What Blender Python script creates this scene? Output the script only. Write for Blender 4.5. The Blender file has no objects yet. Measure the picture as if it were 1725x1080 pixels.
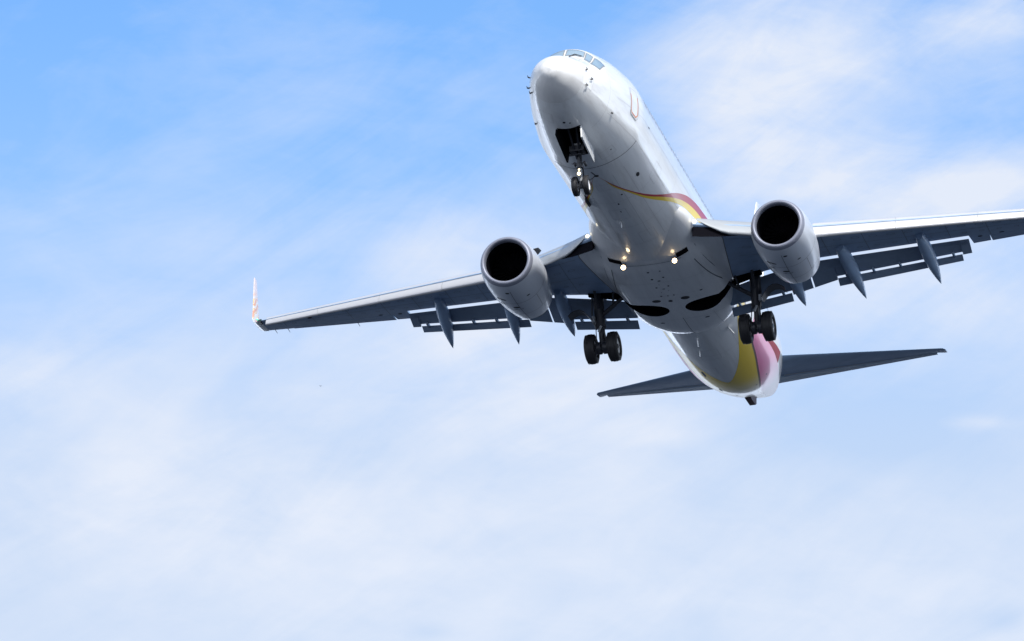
import bpy, bmesh, math, random
import numpy as np
from mathutils import Matrix, Vector

random.seed(4)
rng = np.random.RandomState(4)
SC = bpy.context.scene
COL = SC.collection
PI = math.pi

# ------------------------------------------------------------------ camera, world, sun, exposure
# aircraft frame: x aft from the nose, y to starboard, z up, metres.  The airplane's Empty sits
# below the belly and carries a 2.5 degree nose-up attitude.
BASE = Vector((19.0, 0.0, -3.95))
PITCH = math.radians(2.5)
ROOT = Matrix.Translation((0, 0, 60.6)) @ Matrix.Rotation(PITCH, 4, 'Y')
A2W = ROOT @ Matrix.Translation(-BASE)

CAM_RIGHT = Vector((0.247571, -0.967872, -0.04397))
CAM_UP = Vector((-0.338062, -0.128825, 0.932265))
CAM_FWD = Vector((0.907977, 0.215937, 0.359094))
CAM_POS = Vector((-153.8749, -34.8891, -70.4025))
CAM_F = 8588.634
cam_d = bpy.data.cameras.new('camera')
cam = bpy.data.objects.new('camera', cam_d)
COL.objects.link(cam)
cam_d.sensor_width = 36.0
cam_d.lens = 36.0 * CAM_F / 1725.0
cam_d.clip_start = 0.5
cam_d.clip_end = 200000.0
_r = A2W.to_3x3()
_m = Matrix((_r @ CAM_RIGHT, _r @ CAM_UP, -(_r @ CAM_FWD))).transposed().to_4x4()
_m.translation = A2W @ CAM_POS
cam.matrix_world = _m
SC.camera = cam
W_RIGHT, W_UP, W_FWD = _r @ CAM_RIGHT, _r @ CAM_UP, _r @ CAM_FWD

SUN_EL = math.radians(42)
# the sun stands ahead of the airplane (behind the photographer), to its port side
SUN_AZ = math.radians(41)
SUN_DIR = Vector((-math.cos(SUN_EL) * math.cos(SUN_AZ), -math.cos(SUN_EL) * math.sin(SUN_AZ), math.sin(SUN_EL)))
sun_d = bpy.data.lights.new('sun', 'SUN')
sun_d.energy = 2.3
sun_d.angle = math.radians(2.0)
sun_d.color = (1.0, 0.95, 0.88)
sun = bpy.data.objects.new('sun', sun_d)
COL.objects.link(sun)
sun.rotation_euler = SUN_DIR.to_track_quat('Z', 'Y').to_euler()

SC.view_settings.view_transform = 'Standard'
SC.view_settings.look = 'None'
SC.view_settings.exposure = 1.0
SC.view_settings.gamma = 1.0


def build_world():
    w = bpy.data.worlds.new("World")
    SC.world = w
    w.use_nodes = True
    nt = w.node_tree
    nt.nodes.clear()
    N, L = nt.nodes.new, nt.links.new
    out = N('ShaderNodeOutputWorld')
    bg = N('ShaderNodeBackground')
    bg.inputs['Strength'].default_value = 0.1
    L(bg.outputs[0], out.inputs[0])
    sky = N('ShaderNodeTexSky')
    sky.sky_type = 'NISHITA'
    sky.sun_disc = False
    sky.sun_elevation = SUN_EL
    sky.sun_rotation = math.atan2(SUN_DIR.x, SUN_DIR.y)
    sky.air_density = 1.0
    sky.dust_density = 0.6
    sky.ozone_density = 1.5
    tc = N('ShaderNodeTexCoord')

    def math_(op, a, b=None, c=None):
        n = N('ShaderNodeMath')
        n.operation = op
        for i, v in enumerate((a, b, c)):
            if v is None:
                continue
            if hasattr(v, 'is_linked') or hasattr(v, 'links'):
                L(v, n.inputs[i])
            else:
                n.inputs[i].default_value = v
        return n.outputs[0]

    def dot(vec):
        n = N('ShaderNodeVectorMath')
        n.operation = 'DOT_PRODUCT'
        L(tc.outputs['Generated'], n.inputs[0])
        n.inputs[1].default_value = vec
        return n.outputs['Value']
    # compass-like coordinates of the sky dome: s = along the horizon, e = height, degrees-like units
    cx = dot(W_RIGHT)
    cy = dot(W_UP)
    cz = math_('MAXIMUM', dot(W_FWD), 0.05)
    s = math_('DIVIDE', cx, cz)
    e = math_('DIVIDE', cy, cz)
    fr = N('ShaderNodeMapRange')
    L(dot(W_FWD), fr.inputs[0])
    fr.inputs[1].default_value = .45
    fr.inputs[2].default_value = .8
    front = fr.outputs[0]

    comb = N('ShaderNodeCombineXYZ')
    L(s, comb.inputs[0])
    L(e, comb.inputs[1])

    def noise(scale, stretch, rot, detail, rough, dist, off):
        m = N('ShaderNodeMapping')
        m.vector_type = 'TEXTURE'
        m.inputs['Location'].default_value = (off, off * .37, 0)
        m.inputs['Rotation'].default_value = (0, 0, rot)
        m.inputs['Scale'].default_value = (stretch, 1, 1)
        L(comb.outputs[0], m.inputs[0])
        n = N('ShaderNodeTexNoise')
        n.inputs['Scale'].default_value = scale
        n.inputs['Detail'].default_value = detail
        n.inputs['Roughness'].default_value = rough
        n.inputs['Distortion'].default_value = dist
        L(m.outputs[0], n.inputs['Vector'])
        return n.outputs['Fac']

    n_big = noise(16, 1.4, .25, 3, .5, .4, 1.7)
    n_mid = noise(42, 1.8, .35, 6, .58, .5, 4.1)
    n_fine = noise(95, 2.2, -.15, 6, .62, .6, 7.7)
    n_wisp = noise(55, 4.0, .50, 7, .62, .9, 2.9)
    n_band = noise(38, 4.5, -.12, 6, .6, .8, 5.3)
    # cloud banks: soft clumps that stand at fixed places of the sky; (s, e) as tangents, px / 8588
    def blob(px, py, rx, ry, amp):
        u, v = (px - 862.5) / CAM_F, (540 - py) / CAM_F
        du = math_('MULTIPLY', math_('SUBTRACT', s, u), CAM_F / rx)
        dv = math_('MULTIPLY', math_('SUBTRACT', e, v), CAM_F / ry)
        r2 = math_('ADD', math_('MULTIPLY', du, du), math_('MULTIPLY', dv, dv))
        return math_('MULTIPLY', math_('POWER', 2.718, math_('MULTIPLY', r2, -1.0)), amp)
    blobs = CLOUDS
    acc = 0.0
    for b in blobs:
        o = blob(*b)
        acc = o if acc == 0.0 else math_('ADD', acc, o)
    # height terms: haze first, then the veil of high cloud, both thickening towards the horizon
    def ramp_e(stops):
        vr = N('ShaderNodeValToRGB')
        vr.color_ramp.interpolation = 'B_SPLINE'
        L(math_('MULTIPLY_ADD', e, -CAM_F / 1080, .5), vr.inputs[0])
        vl = vr.color_ramp.elements
        for k_, (pos, val) in enumerate((stops[0], stops[-1])):
            vl[k_].position, vl[k_].color = pos, (val, val, val, 1)
        for pos, val in stops[1:-1]:
            vl.new(pos).color = (val, val, val, 1)
        return vr.outputs[0]
    haze = ramp_e(HAZE_STOPS)
    dens = math_('ADD', acc, ramp_e(VEIL))
    tex = 0.0
    for nz, amp in ((n_big, .65), (n_mid, 1.10), (n_wisp, 1.35), (n_band, .9), (n_fine, .85)):
        o = math_('MULTIPLY', math_('SUBTRACT', nz, .5), amp)
        tex = o if tex == 0.0 else math_('ADD', tex, o)
    # broken texture is strongest inside the cloud, faint in the clear blue
    dens = math_('ADD', dens, math_('MULTIPLY', tex, math_('MINIMUM', math_('MULTIPLY_ADD', dens, .75, .32), 1.0)))
    dens_n = N('ShaderNodeClamp')
    L(dens, dens_n.inputs['Value'])
    # everywhere else in the dome: an even broken veil
    gen = N('ShaderNodeTexNoise')
    gen.inputs['Scale'].default_value = 3.0
    gen.inputs['Detail'].default_value = 5
    L(tc.outputs['Generated'], gen.inputs['Vector'])
    rest = math_('MULTIPLY_ADD', gen.outputs['Fac'], 1.2, 0.42)
    mixd = N('ShaderNodeMix')
    L(front, mixd.inputs[0])
    L(rest, mixd.inputs[2])
    L(dens_n.outputs[0], mixd.inputs[3])

    base = N('ShaderNodeMix')
    base.data_type = 'RGBA'
    base.blend_type = 'MULTIPLY'
    base.inputs[0].default_value = 1.0
    L(sky.outputs[0], base.inputs[6])
    base.inputs[7].default_value = (*SKY_TINT, 1)
    ramp = N('ShaderNodeValToRGB')
    ramp.color_ramp.interpolation = 'EASE'
    el = ramp.color_ramp.elements
    el[0].position = 0.0
    el[0].color = (0, 0, 0, 1)
    el[1].position = 1.0
    el[1].color = (1, 1, 1, 1)
    ramp.color_ramp.interpolation = 'LINEAR'
    L(mixd.outputs[0], ramp.inputs[0])
    hzm = N('ShaderNodeMix')
    hzm.data_type = 'RGBA'
    L(math_('MULTIPLY', haze, front), hzm.inputs[0])
    L(base.outputs[2], hzm.inputs[6])
    hzm.inputs[7].default_value = (*HAZE_COL, 1)
    mx = N('ShaderNodeMix')
    mx.data_type = 'RGBA'
    L(ramp.outputs[0], mx.inputs[0])
    L(hzm.outputs[2], mx.inputs[6])
    mx.inputs[7].default_value = (*CLOUD_COL, 1)
    zz = N('ShaderNodeSeparateXYZ')
    L(tc.outputs['Generated'], zz.inputs[0])
    hz = math_('MULTIPLY', zz.outputs[2], 1 / .12)
    hz = math_('POWER', 2.718, math_('MULTIPLY', math_('MULTIPLY', hz, hz), -1.0))
    hs = N('ShaderNodeVectorMath')
    hs.operation = 'SCALE'
    L(mx.outputs[2], hs.inputs[0])
    L(math_('MULTIPLY_ADD', hz, HORIZON_GLOW, 1.0), hs.inputs['Scale'])
    L(hs.outputs[0], bg.inputs['Color'])
    return w


HAZE_STOPS = ((.0, .04), (.28, .26), (.5, .62), (.7, .95), (1.0, 1.0))
VEIL = ((.0, .05), (.28, .12), (.5, .28), (.7, .54), (.85, .62), (1.0, .50))
HAZE_COL = (2.80, 3.46, 4.55)
CLOUDS = [
    # px, py, rx, ry, amplitude
    (0, 0, 330, 300, -.14),
    (0, 250, 200, 200, -.05),
    (600, 110, 300, 130, .05),
    (1240, 150, 150, 190, .62),
    (1420, 50, 170, 120, .52),
    (1440, 310, 210, 100, .50),
    (1610, 320, 190, 60, .52),
    (1650, 30, 110, 50, .45),
    (1700, 90, 130, 190, .22),
    (880, 590, 240, 140, .55),
    (760, 420, 170, 100, .36),
    (480, 410, 160, 50, .14),
    (1060, 690, 160, 60, .30),
    (1500, 730, 300, 100, -.55),
    (1690, 880, 180, 120, -.25),
    (40, 1010, 200, 120, -.30),
    (1690, 1042, 50, 26, -.45),
    (720, 1065, 40, 14, -.30),
    (1530, 500, 240, 80, .45),
    (60, 630, 110, 40, .28),
    (380, 870, 300, 110, .30),
    (1650, 712, 55, 12, .35),
    (1140, 735, 50, 22, .30),
]
HORIZON_GLOW = 2.3
SKY_TINT = (.62, .955, 1.22)
CLOUD_COL = (3.87, 4.19, 4.83)
build_world()


# ------------------------------------------------------------------ materials
def new_mat(name):
    m = bpy.data.materials.new(name)
    m.use_nodes = True
    return m, m.node_tree, m.node_tree.nodes['Principled BSDF']


def paint(name, col, rough=.35, metallic=0.0, spec=.5, coat=0.0, coat_rough=.06, dirt=.0, dirt_col=(.18, .17, .16), dirt_scale=(.25, 2.5, 2.5), bump=0.0):
    m, nt, p = new_mat(name)
    p.inputs['Roughness'].default_value = rough
    p.inputs['Metallic'].default_value = metallic
    p.inputs['Specular IOR Level'].default_value = spec
    p.inputs['Coat Weight'].default_value = coat
    p.inputs['Coat Roughness'].default_value = coat_rough
    N, L = nt.nodes.new, nt.links.new
    tc = N('ShaderNodeTexCoord')
    if dirt > 0:
        mp = N('ShaderNodeMapping')
        mp.inputs['Scale'].default_value = dirt_scale
        L(tc.outputs['Object'], mp.inputs[0])
        n = N('ShaderNodeTexNoise')
        n.inputs['Scale'].default_value = 1.6
        n.inputs['Detail'].default_value = 7
        n.inputs['Roughness'].default_value = .62
        L(mp.outputs[0], n.inputs['Vector'])
        r = N('ShaderNodeValToRGB')
        r.color_ramp.elements[0].position = .45
        r.color_ramp.elements[0].color = (0, 0, 0, 1)
        r.color_ramp.elements[1].position = .85
        r.color_ramp.elements[1].color = (dirt, dirt, dirt, 1)
        L(n.outputs['Fac'], r.inputs[0])
        mx = N('ShaderNodeMix')
        mx.data_type = 'RGBA'
        L(r.outputs[0], mx.inputs[0])
        mx.inputs[6].default_value = (*col, 1)
        mx.inputs[7].default_value = (*dirt_col, 1)
        L(mx.outputs[2], p.inputs['Base Color'])
        rr = N('ShaderNodeMapRange')
        L(n.outputs['Fac'], rr.inputs[0])
        rr.inputs[3].default_value = rough * .8
        rr.inputs[4].default_value = min(1, rough * 1.35)
        L(rr.outputs[0], p.inputs['Roughness'])
    else:
        p.inputs['Base Color'].default_value = (*col, 1)
    if bump > 0:
        n2 = N('ShaderNodeTexNoise')
        n2.inputs['Scale'].default_value = .9
        n2.inputs['Detail'].default_value = 2
        L(tc.outputs['Object'], n2.inputs['Vector'])
        b = N('ShaderNodeBump')
        b.inputs['Strength'].default_value = bump
        b.inputs['Distance'].default_value = .05
        L(n2.outputs['Fac'], b.inputs['Height'])
        L(b.outputs[0], p.inputs['Normal'])
        L(b.outputs[0], p.inputs['Coat Normal'])
    return m


def fade_paint(name, col, col2, x0, x1, **k):
    """a base colour that fades into another along the fuselage (x in metres from the nose)"""
    m = paint(name, col, **k)
    nt = m.node_tree
    p = nt.nodes['Principled BSDF']
    N, L = nt.nodes.new, nt.links.new
    tc = N('ShaderNodeTexCoord')
    sp = N('ShaderNodeSeparateXYZ')
    L(tc.outputs['Object'], sp.inputs[0])
    mr = N('ShaderNodeMapRange')
    mr.interpolation_type = 'SMOOTHSTEP'
    L(sp.outputs[0], mr.inputs[0])
    mr.inputs[1].default_value = x0
    mr.inputs[2].default_value = x1
    mx = N('ShaderNodeMix')
    mx.data_type = 'RGBA'
    L(mr.outputs[0], mx.inputs[0])
    mx.inputs[6].default_value = (*col, 1)
    mx.inputs[7].default_value = (*col2, 1)
    L(mx.outputs[2], p.inputs['Base Color'])
    return m


def glow(name, col, strength):
    m, nt, p = new_mat(name)
    p.inputs['Base Color'].default_value = (.8, .8, .8, 1)
    p.inputs['Emission Color'].default_value = (*col, 1)
    p.inputs['Emission Strength'].default_value = strength
    return m


WHITE = (.82, .845, .86)
M = {}
M['white'] = paint('white_gloss_paint', WHITE, .30, coat=.8, coat_rough=.05, dirt=.5, dirt_col=(.42, .41, .40), bump=.05)
M['fairing'] = paint('fairing_white_paint', (.84, .855, .87), .34, coat=.8, coat_rough=.07, dirt=.30, dirt_col=(.34, .33, .33), bump=.04)
M['radome'] = paint('radome_paint', (.74, .75, .76), .35, coat=.6, coat_rough=.1, dirt=.3, dirt_col=(.45, .45, .45))
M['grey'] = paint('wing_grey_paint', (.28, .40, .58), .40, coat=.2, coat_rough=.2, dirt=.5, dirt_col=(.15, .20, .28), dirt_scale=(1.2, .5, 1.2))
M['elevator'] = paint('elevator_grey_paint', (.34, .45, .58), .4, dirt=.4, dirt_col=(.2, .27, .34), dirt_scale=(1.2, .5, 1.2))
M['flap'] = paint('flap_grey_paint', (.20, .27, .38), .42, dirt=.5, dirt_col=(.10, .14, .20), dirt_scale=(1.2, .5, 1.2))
M['cowl'] = paint('cowl_grey_paint', (.56, .61, .69), .36, coat=.25, coat_rough=.1, dirt=.4, dirt_col=(.48, .48, .50))
M['slat'] = paint('slat_bright_metal', (.54, .55, .58), .38, metallic=.2, coat=.2)
M['root_nose'] = paint('root_nose_dimmed_metal', (.40, .43, .46), .35, metallic=.3)  # darker than the slats: weaker light on this nose is put into the colour
M['lip'] = paint('inlet_lip_metal', (.24, .26, .33), .5, metallic=.35)
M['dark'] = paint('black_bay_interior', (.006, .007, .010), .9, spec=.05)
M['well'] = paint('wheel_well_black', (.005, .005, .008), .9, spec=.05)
M['rubber'] = paint('tyre_rubber', (.012, .012, .015), .6, dirt=.5, dirt_col=(.03, .03, .032), dirt_scale=(6, 6, 6))
M['strut'] = paint('gear_strut_paint', (.03, .033, .045), .4, dirt=.5, dirt_col=(.02, .02, .02), dirt_scale=(5, 5, 5))
M['strut_light'] = paint('gear_strut_grey', (.32, .34, .37), .4, dirt=.4, dirt_scale=(5, 5, 5))
M['chrome'] = paint('oleo_chrome', (.7, .72, .75), .15, metallic=1)
M['rim'] = paint('wheel_rim', (.80, .81, .83), .4, metallic=.1)
M['fan'] = paint('fan_shaded_black', (.0025, .0025, .004), .9, spec=.05)  # near-black base puts the shade inside the inlet into the blades
M['liner'] = paint('inlet_liner_shaded', (.004, .004, .007), .8, spec=.05)  # duct wall likewise coloured as dark as its shade
M['glass'] = paint('cockpit_glass', (.24, .34, .42), .06, coat=1.0, coat_rough=.02)  # pale blue base stands in for sky reflected in and seen through the panes
M['frame'] = paint('window_frame', (.20, .21, .22), .5)
M['line'] = paint('panel_seam', (.13, .13, .14), .6)
M['wing_seam'] = paint('wing_seam', (.12, .16, .22), .5)
M['line_soft'] = paint('panel_seam_soft', (.55, .55, .56), .5, coat=.5)
M['orange'] = paint('door_outline_orange', (.72, .25, .08), .4, coat=.6)
M['black'] = paint('black_fitting', (.012, .012, .016), .5)
M['red'] = paint('stripe_red', (.42, .012, .03), .3, coat=.35, coat_rough=.04)
M['yellow'] = paint('stripe_yellow', (.82, .60, .02), .3, coat=.35, coat_rough=.04)
M['yellow_aft'] = fade_paint('aft_yellow_sky_sheen', (.92, .66, .03), (.80, .76, .66), 28.6, 31.3, rough=.35, coat=.4)  # yellow paint; its fade to cream paints in the sky's reflection
M['brown'] = paint('aft_brown_edge', (.11, .045, .02), .35, coat=.5)
M['red_aft'] = paint('aft_red', (.34, .010, .025), .55)
M['pink'] = fade_paint('aft_pink', (.92, .22, .46), (.84, .72, .79), 28.8, 33.0, rough=.35, coat=.3)
M['window'] = paint('cabin_window_glass', (.70, .72, .75), .1, coat=1)
M['skid'] = paint('skid_paint', (.06, .012, .012), .5, dirt=.5, dirt_col=(.01, .01, .01), dirt_scale=(3, 3, 3))
M['lamp_warm'] = glow('landing_lamp', (1.0, .74, .42), 5.5)
M['lamp_white'] = glow('taxi_lamp', (1.0, .88, .58), 1.0)
M['lamp_green'] = glow('green_lamp', (.05, .9, .45), .8)
M['lamp_red'] = glow('red_lamp', (1.0, .08, .05), 3.0)
M['pitot'] = paint('probe_metal', (.05, .05, .055), .4, metallic=.5)


def winglet_art():
    m, nt, p = new_mat('winglet_art')
    N, L = nt.nodes.new, nt.links.new
    p.inputs['Roughness'].default_value = .3
    p.inputs['Coat Weight'].default_value = .6
    tc = N('ShaderNodeTexCoord')
    mp = N('ShaderNodeMapping')
    mp.inputs['Rotation'].default_value = (0, .5, 0)
    L(tc.outputs['Object'], mp.inputs[0])
    w = N('ShaderNodeTexWave')
    w.bands_direction = 'Z'
    w.inputs['Scale'].default_value = .95
    w.inputs['Distortion'].default_value = 7.0
    w.inputs['Detail'].default_value = 1.5
    w.inputs['Detail Scale'].default_value = 1.4
    L(mp.outputs[0], w.inputs['Vector'])
    r = N('ShaderNodeValToRGB')
    r.color_ramp.interpolation = 'CONSTANT'
    el = r.color_ramp.elements
    el[0].position = 0
    el[0].color = (.78, .36, .16, 1)
    el[1].position = .25
    el[1].color = (.82, .70, .56, 1)
    for pos, c in ((.45, (.82, .60, .14, 1)), (.66, (.80, .46, .30, 1)), (.82, (.80, .78, .78, 1))):
        e = el.new(pos)
        e.color = c
    L(w.outputs['Fac'], r.inputs[0])
    sp = N('ShaderNodeSeparateXYZ')
    L(tc.outputs['Object'], sp.inputs[0])
    mr = N('ShaderNodeMapRange')
    L(sp.outputs[2], mr.inputs[0])
    mr.inputs[1].default_value = 2.1
    mr.inputs[2].default_value = 2.8
    mx = N('ShaderNodeMix')
    mx.data_type = 'RGBA'
    L(mr.outputs[0], mx.inputs[0])
    L(r.outputs[0], mx.inputs[6])
    mx.inputs[7].default_value = (.80, .66, .60, 1)
    L(mx.outputs[2], p.inputs['Base Color'])
    return m


M['winglet'] = winglet_art()


# ------------------------------------------------------------------ mesh helpers
class MB:
    def __init__(self):
        self.v, self.f, self.m = [], [], []

    def add(self, verts, faces, mi=0):
        o = len(self.v)
        self.v += [tuple(map(float, p)) for p in verts]
        for fc in faces:
            self.f.append([i + o for i in fc])
            self.m.append(mi)

    def loft(self, rings, mi=0, cap=True, closed=True):
        n = len(rings[0])
        vs = [p for r in rings for p in r]
        fs = []
        for i in range(len(rings) - 1):
            for j in range(n if closed else n - 1):
                k = (j + 1) % n
                fs.append((i * n + j, i * n + k, (i + 1) * n + k, (i + 1) * n + j))
        if cap and closed:
            fs.append(tuple(range(n))[::-1])
            fs.append(tuple((len(rings) - 1) * n + j for j in range(n)))
        self.add(vs, fs, mi)

    def tube(self, pts, radii, mi=0, n=14, flat=None):
        pts = [Vector(p) for p in pts]
        if not hasattr(radii, '__len__'):
            radii = [radii] * len(pts)
        rings = []
        ref = None
        for i, p in enumerate(pts):
            d = (pts[min(i + 1, len(pts) - 1)] - pts[max(i - 1, 0)]).normalized()
            if ref is None:
                ref = d.orthogonal().normalized()
            ref = (ref - d * ref.dot(d)).normalized()
            b = d.cross(ref)
            rings.append([p + (ref * math.cos(a) + b * math.sin(a)) * radii[i] for a in np.linspace(0, 2 * PI, n, endpoint=False)])
        self.loft(rings, mi)

    def lathe(self, c, axis, prof, mi=0, n=48, cap=True, squash=None):
        """prof: (distance along the axis, radius)"""
        c, axis = Vector(c), Vector(axis).normalized()
        a = axis.orthogonal().normalized()
        if abs(axis.x) > .9:
            a = (Vector((0, 0, 1)) - axis * axis.z).normalized()
        b = axis.cross(a)
        rings = []
        for d, r in prof:
            rings.append([c + axis * d + (a * math.cos(t) + b * math.sin(t)) * r for t in np.linspace(0, 2 * PI, n, endpoint=False)])
        self.loft(rings, mi, cap)

    def box(self, lo, hi, mi=0):
        x0, y0, z0 = lo
        x1, y1, z1 = hi
        self.add([(x0, y0, z0), (x1, y0, z0), (x1, y1, z0), (x0, y1, z0), (x0, y0, z1), (x1, y0, z1), (x1, y1, z1), (x0, y1, z1)],
                 [(0, 3, 2, 1), (4, 5, 6, 7), (0, 1, 5, 4), (1, 2, 6, 5), (2, 3, 7, 6), (3, 0, 4, 7)], mi)

    def plate(self, pts, nrm, th, mi=0):
        n = Vector(nrm).normalized() * (th / 2)
        pts = [Vector(p) for p in pts]
        self.loft([[p - n for p in pts], [p + n for p in pts]], mi)

    def build(self, name, mats, parent=None, smooth=40, recalc=True, bevel=0):
        me = bpy.data.meshes.new(name)
        me.from_pydata(self.v, [], self.f)
        if not isinstance(mats, (list, tuple)):
            mats = [mats]
        for k in mats:
            me.materials.append(M[k])
        me.polygons.foreach_set('material_index', self.m)
        if recalc:
            bm = bmesh.new()
            bm.from_mesh(me)
            bmesh.ops.recalc_face_normals(bm, faces=bm.faces)
            bm.to_mesh(me)
            bm.free()
        o = bpy.data.objects.new(name, me)
        COL.objects.link(o)
        if parent is not None:
            o.parent = parent
            if parent.type == 'EMPTY':
                o.location = -BASE
        finish(me, smooth)
        return o


def finish(me, smooth):
    if smooth:
        me.polygons.foreach_set('use_smooth', [True] * len(me.polygons))
        me.set_sharp_from_angle(angle=math.radians(smooth))
    me.update()


def cut(o, cutters, smooth=35):
    for cmb, mk in cutters:
        me = bpy.data.meshes.new('tmp')
        me.from_pydata(cmb.v, [], cmb.f)
        me.materials.append(M[mk])
        bm = bmesh.new()
        bm.from_mesh(me)
        bmesh.ops.recalc_face_normals(bm, faces=bm.faces)
        bm.to_mesh(me)
        bm.free()
        c = bpy.data.objects.new('tmp', me)
        COL.objects.link(c)
        c.parent = o.parent
        c.location = o.location
        md = o.modifiers.new('b', 'BOOLEAN')
        md.operation = 'DIFFERENCE'
        md.solver = 'EXACT'
        md.material_mode = 'TRANSFER'
        md.object = c
        bpy.context.view_layer.update()
        dg = bpy.context.evaluated_depsgraph_get()
        nm = bpy.data.meshes.new_from_object(o.evaluated_get(dg), depsgraph=dg)
        old = o.data
        o.modifiers.clear()
        nm.name = old.name
        o.data = nm
        bpy.data.meshes.remove(old)
        bpy.data.objects.remove(c)
        bpy.data.meshes.remove(me)
    finish(o.data, smooth)


def add_faces(o, mb, keys):
    """append faces to an existing mesh, keeping it one object; keys name mb's material slots"""
    me = o.data
    names = {m_.name: i for i, m_ in enumerate(me.materials)}
    bm = bmesh.new()
    bm.from_mesh(me)
    vs = [bm.verts.new(p) for p in mb.v]
    for fc, mi in zip(mb.f, mb.m):
        try:
            q = bm.faces.new([vs[i] for i in fc])
        except ValueError:
            continue
        q.material_index = names[M[keys[mi]].name]
        q.smooth = True
    bm.normal_update()
    bm.to_mesh(me)
    bm.free()
    me.update()


def pchip(xs, ys):
    xs = np.array(xs, float)
    ys = np.array(ys, float)
    h = np.diff(xs)
    dl = np.diff(ys) / h
    n = len(xs)
    m = np.zeros(n)
    for i in range(1, n - 1):
        if dl[i - 1] * dl[i] > 0:
            w1, w2 = 2 * h[i] + h[i - 1], h[i] + 2 * h[i - 1]
            m[i] = (w1 + w2) / (w1 / dl[i - 1] + w2 / dl[i])
    m[0], m[-1] = dl[0], dl[-1]

    def g(x):
        x = np.clip(np.asarray(x, float), xs[0], xs[-1])
        i = np.clip(np.searchsorted(xs, x, side='right') - 1, 0, n - 2)
        t = (x - xs[i]) / h[i]
        return (1 + 2 * t) * (1 - t) ** 2 * ys[i] + t * (1 - t) ** 2 * h[i] * m[i] + t * t * (3 - 2 * t) * ys[i + 1] + t * t * (t - 1) * h[i] * m[i + 1]
    return g


# ------------------------------------------------------------------ fuselage surface
fT = pchip([0, .06, .25, .6, 1.2, 1.9, 2.25, 2.9, 3.6, 4.6, 6, 24, 30, 34, 36.5, 38],
           [-.62, -.4, -.185, .07, .295, .52, .70, 1.28, 1.5, 1.75, 1.89, 1.9, 1.9, 1.85, 1.75, 1.5])
fB = pchip([0, .06, .25, .6, 1.2, 2, 3, 4, 5, 6.2, 24, 26, 28, 30, 32, 34, 36, 37.4, 38],
           [-.62, -.82, -1.02, -1.25, -1.5, -1.74, -1.92, -2.03, -2.09, -2.11, -2.11, -2.1, -2.04, -1.85, -1.4, -.74, -.05, .53, .9])
fW = pchip([0, .06, .25, .6, 1.2, 2, 3, 4, 5, 6.2, 25, 27, 29, 31, 33, 35, 36.8, 37.7, 38],
           [0, .23, .45, .73, .97, 1.205, 1.43, 1.625, 1.78, 1.92, 1.92, 1.95, 1.93, 1.74, 1.39, .97, .53, .32, .25])
fM = pchip([0, 1.2, 3, 6, 25, 30, 34, 38], [-.62, -.5, -.26, -.02, 0, .05, .65, 1.3])


def fus(x, t, off=0.0):
    """point on the fuselage skin: x from the nose, t = angle from the keel, + to starboard"""
    x, t = np.broadcast_arrays(np.asarray(x, float), np.asarray(t, float))

    def P(x, t):
        c = -np.cos(t)
        zm = fM(x)
        return np.stack([x, fW(x) * np.sin(t), np.where(c < 0, zm + c * (zm - fB(x)), zm + c * (fT(x) - zm))], -1)
    p = P(x, t)
    if off:
        e = 1e-3
        n = np.cross(P(x + e, t) - P(x - e, t), P(x, t + e) - P(x, t - e))
        n /= np.linalg.norm(n, axis=-1, keepdims=True) + 1e-12
        rad = p.copy()
        rad[..., 0] = 0
        rad[..., 2] -= fM(x)
        s = np.sign((n * rad).sum(-1, keepdims=True))
        p = p + n * s * off
    return p


def grid(mb, pts, mi=0):
    """pts: (n, m, 3) array"""
    n, m = pts.shape[:2]
    mb.add(pts.reshape(-1, 3), [(i * m + j, i * m + j + 1, (i + 1) * m + j + 1, (i + 1) * m + j) for i in range(n - 1) for j in range(m - 1)], mi)


def resample(pl, n):
    pl = np.array(pl, float)
    d = np.concatenate([[0], np.cumsum(np.linalg.norm(np.diff(pl, axis=0), axis=1))])
    q = np.linspace(0, d[-1], n)
    return np.stack([pchip(d, pl[:, 0])(q), pchip(d, pl[:, 1])(q)], 1) if len(pl) > 2 else np.stack([np.interp(q, d, pl[:, 0]), np.interp(q, d, pl[:, 1])], 1)


def decal(mb, a, b, off, mi, n=40, m=7, raw=False):
    """a strip of paint on the skin between two (x, t) lines"""
    A = np.array(a, float) if raw else resample(a, n)
    B = np.array(b, float) if raw else resample(b, n)
    k = np.linspace(0, 1, m)[None, :, None]
    Q = A[:, None] * (1 - k) + B[:, None] * k
    grid(mb, fus(Q[..., 0], Q[..., 1], off), mi)


def line_decal(mb, pl, width, off, mi, n=30):
    """a thin painted line on the skin along an (x, t) polyline; width in metres"""
    q = resample(pl, n)
    p = fus(q[:, 0], q[:, 1], off)
    d = np.gradient(p, axis=0)
    e = 1e-3
    nr = np.cross(fus(q[:, 0] + e, q[:, 1]) - fus(q[:, 0] - e, q[:, 1]), fus(q[:, 0], q[:, 1] + e) - fus(q[:, 0], q[:, 1] - e))
    s = np.cross(d, nr)
    s /= np.linalg.norm(s, axis=1, keepdims=True) + 1e-12
    k = np.linspace(-.5, .5, 2)[None, :, None]
    grid(mb, p[:, None] + s[:, None] * k * width, mi)


def outline(mb, c, width, off, mi):
    for i in range(len(c)):
        line_decal(mb, [c[i], c[(i + 1) % len(c)]], width, off, mi, 8)


def disc(mb, x, t, r, off, mi, ax=1.0, n=14):
    c = fus(x, t, off)
    e = 1e-3
    u = fus(x + e, t) - fus(x - e, t)
    v = fus(x, t + e) - fus(x, t - e)
    u /= np.linalg.norm(u)
    v /= np.linalg.norm(v)
    nn = np.cross(u, v)
    o = [c + u * r * ax * math.cos(a) + v * r * math.sin(a) for a in np.linspace(0, 2 * PI, n, endpoint=False)]
    mb.add(o, [tuple(range(n))], mi)


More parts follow.
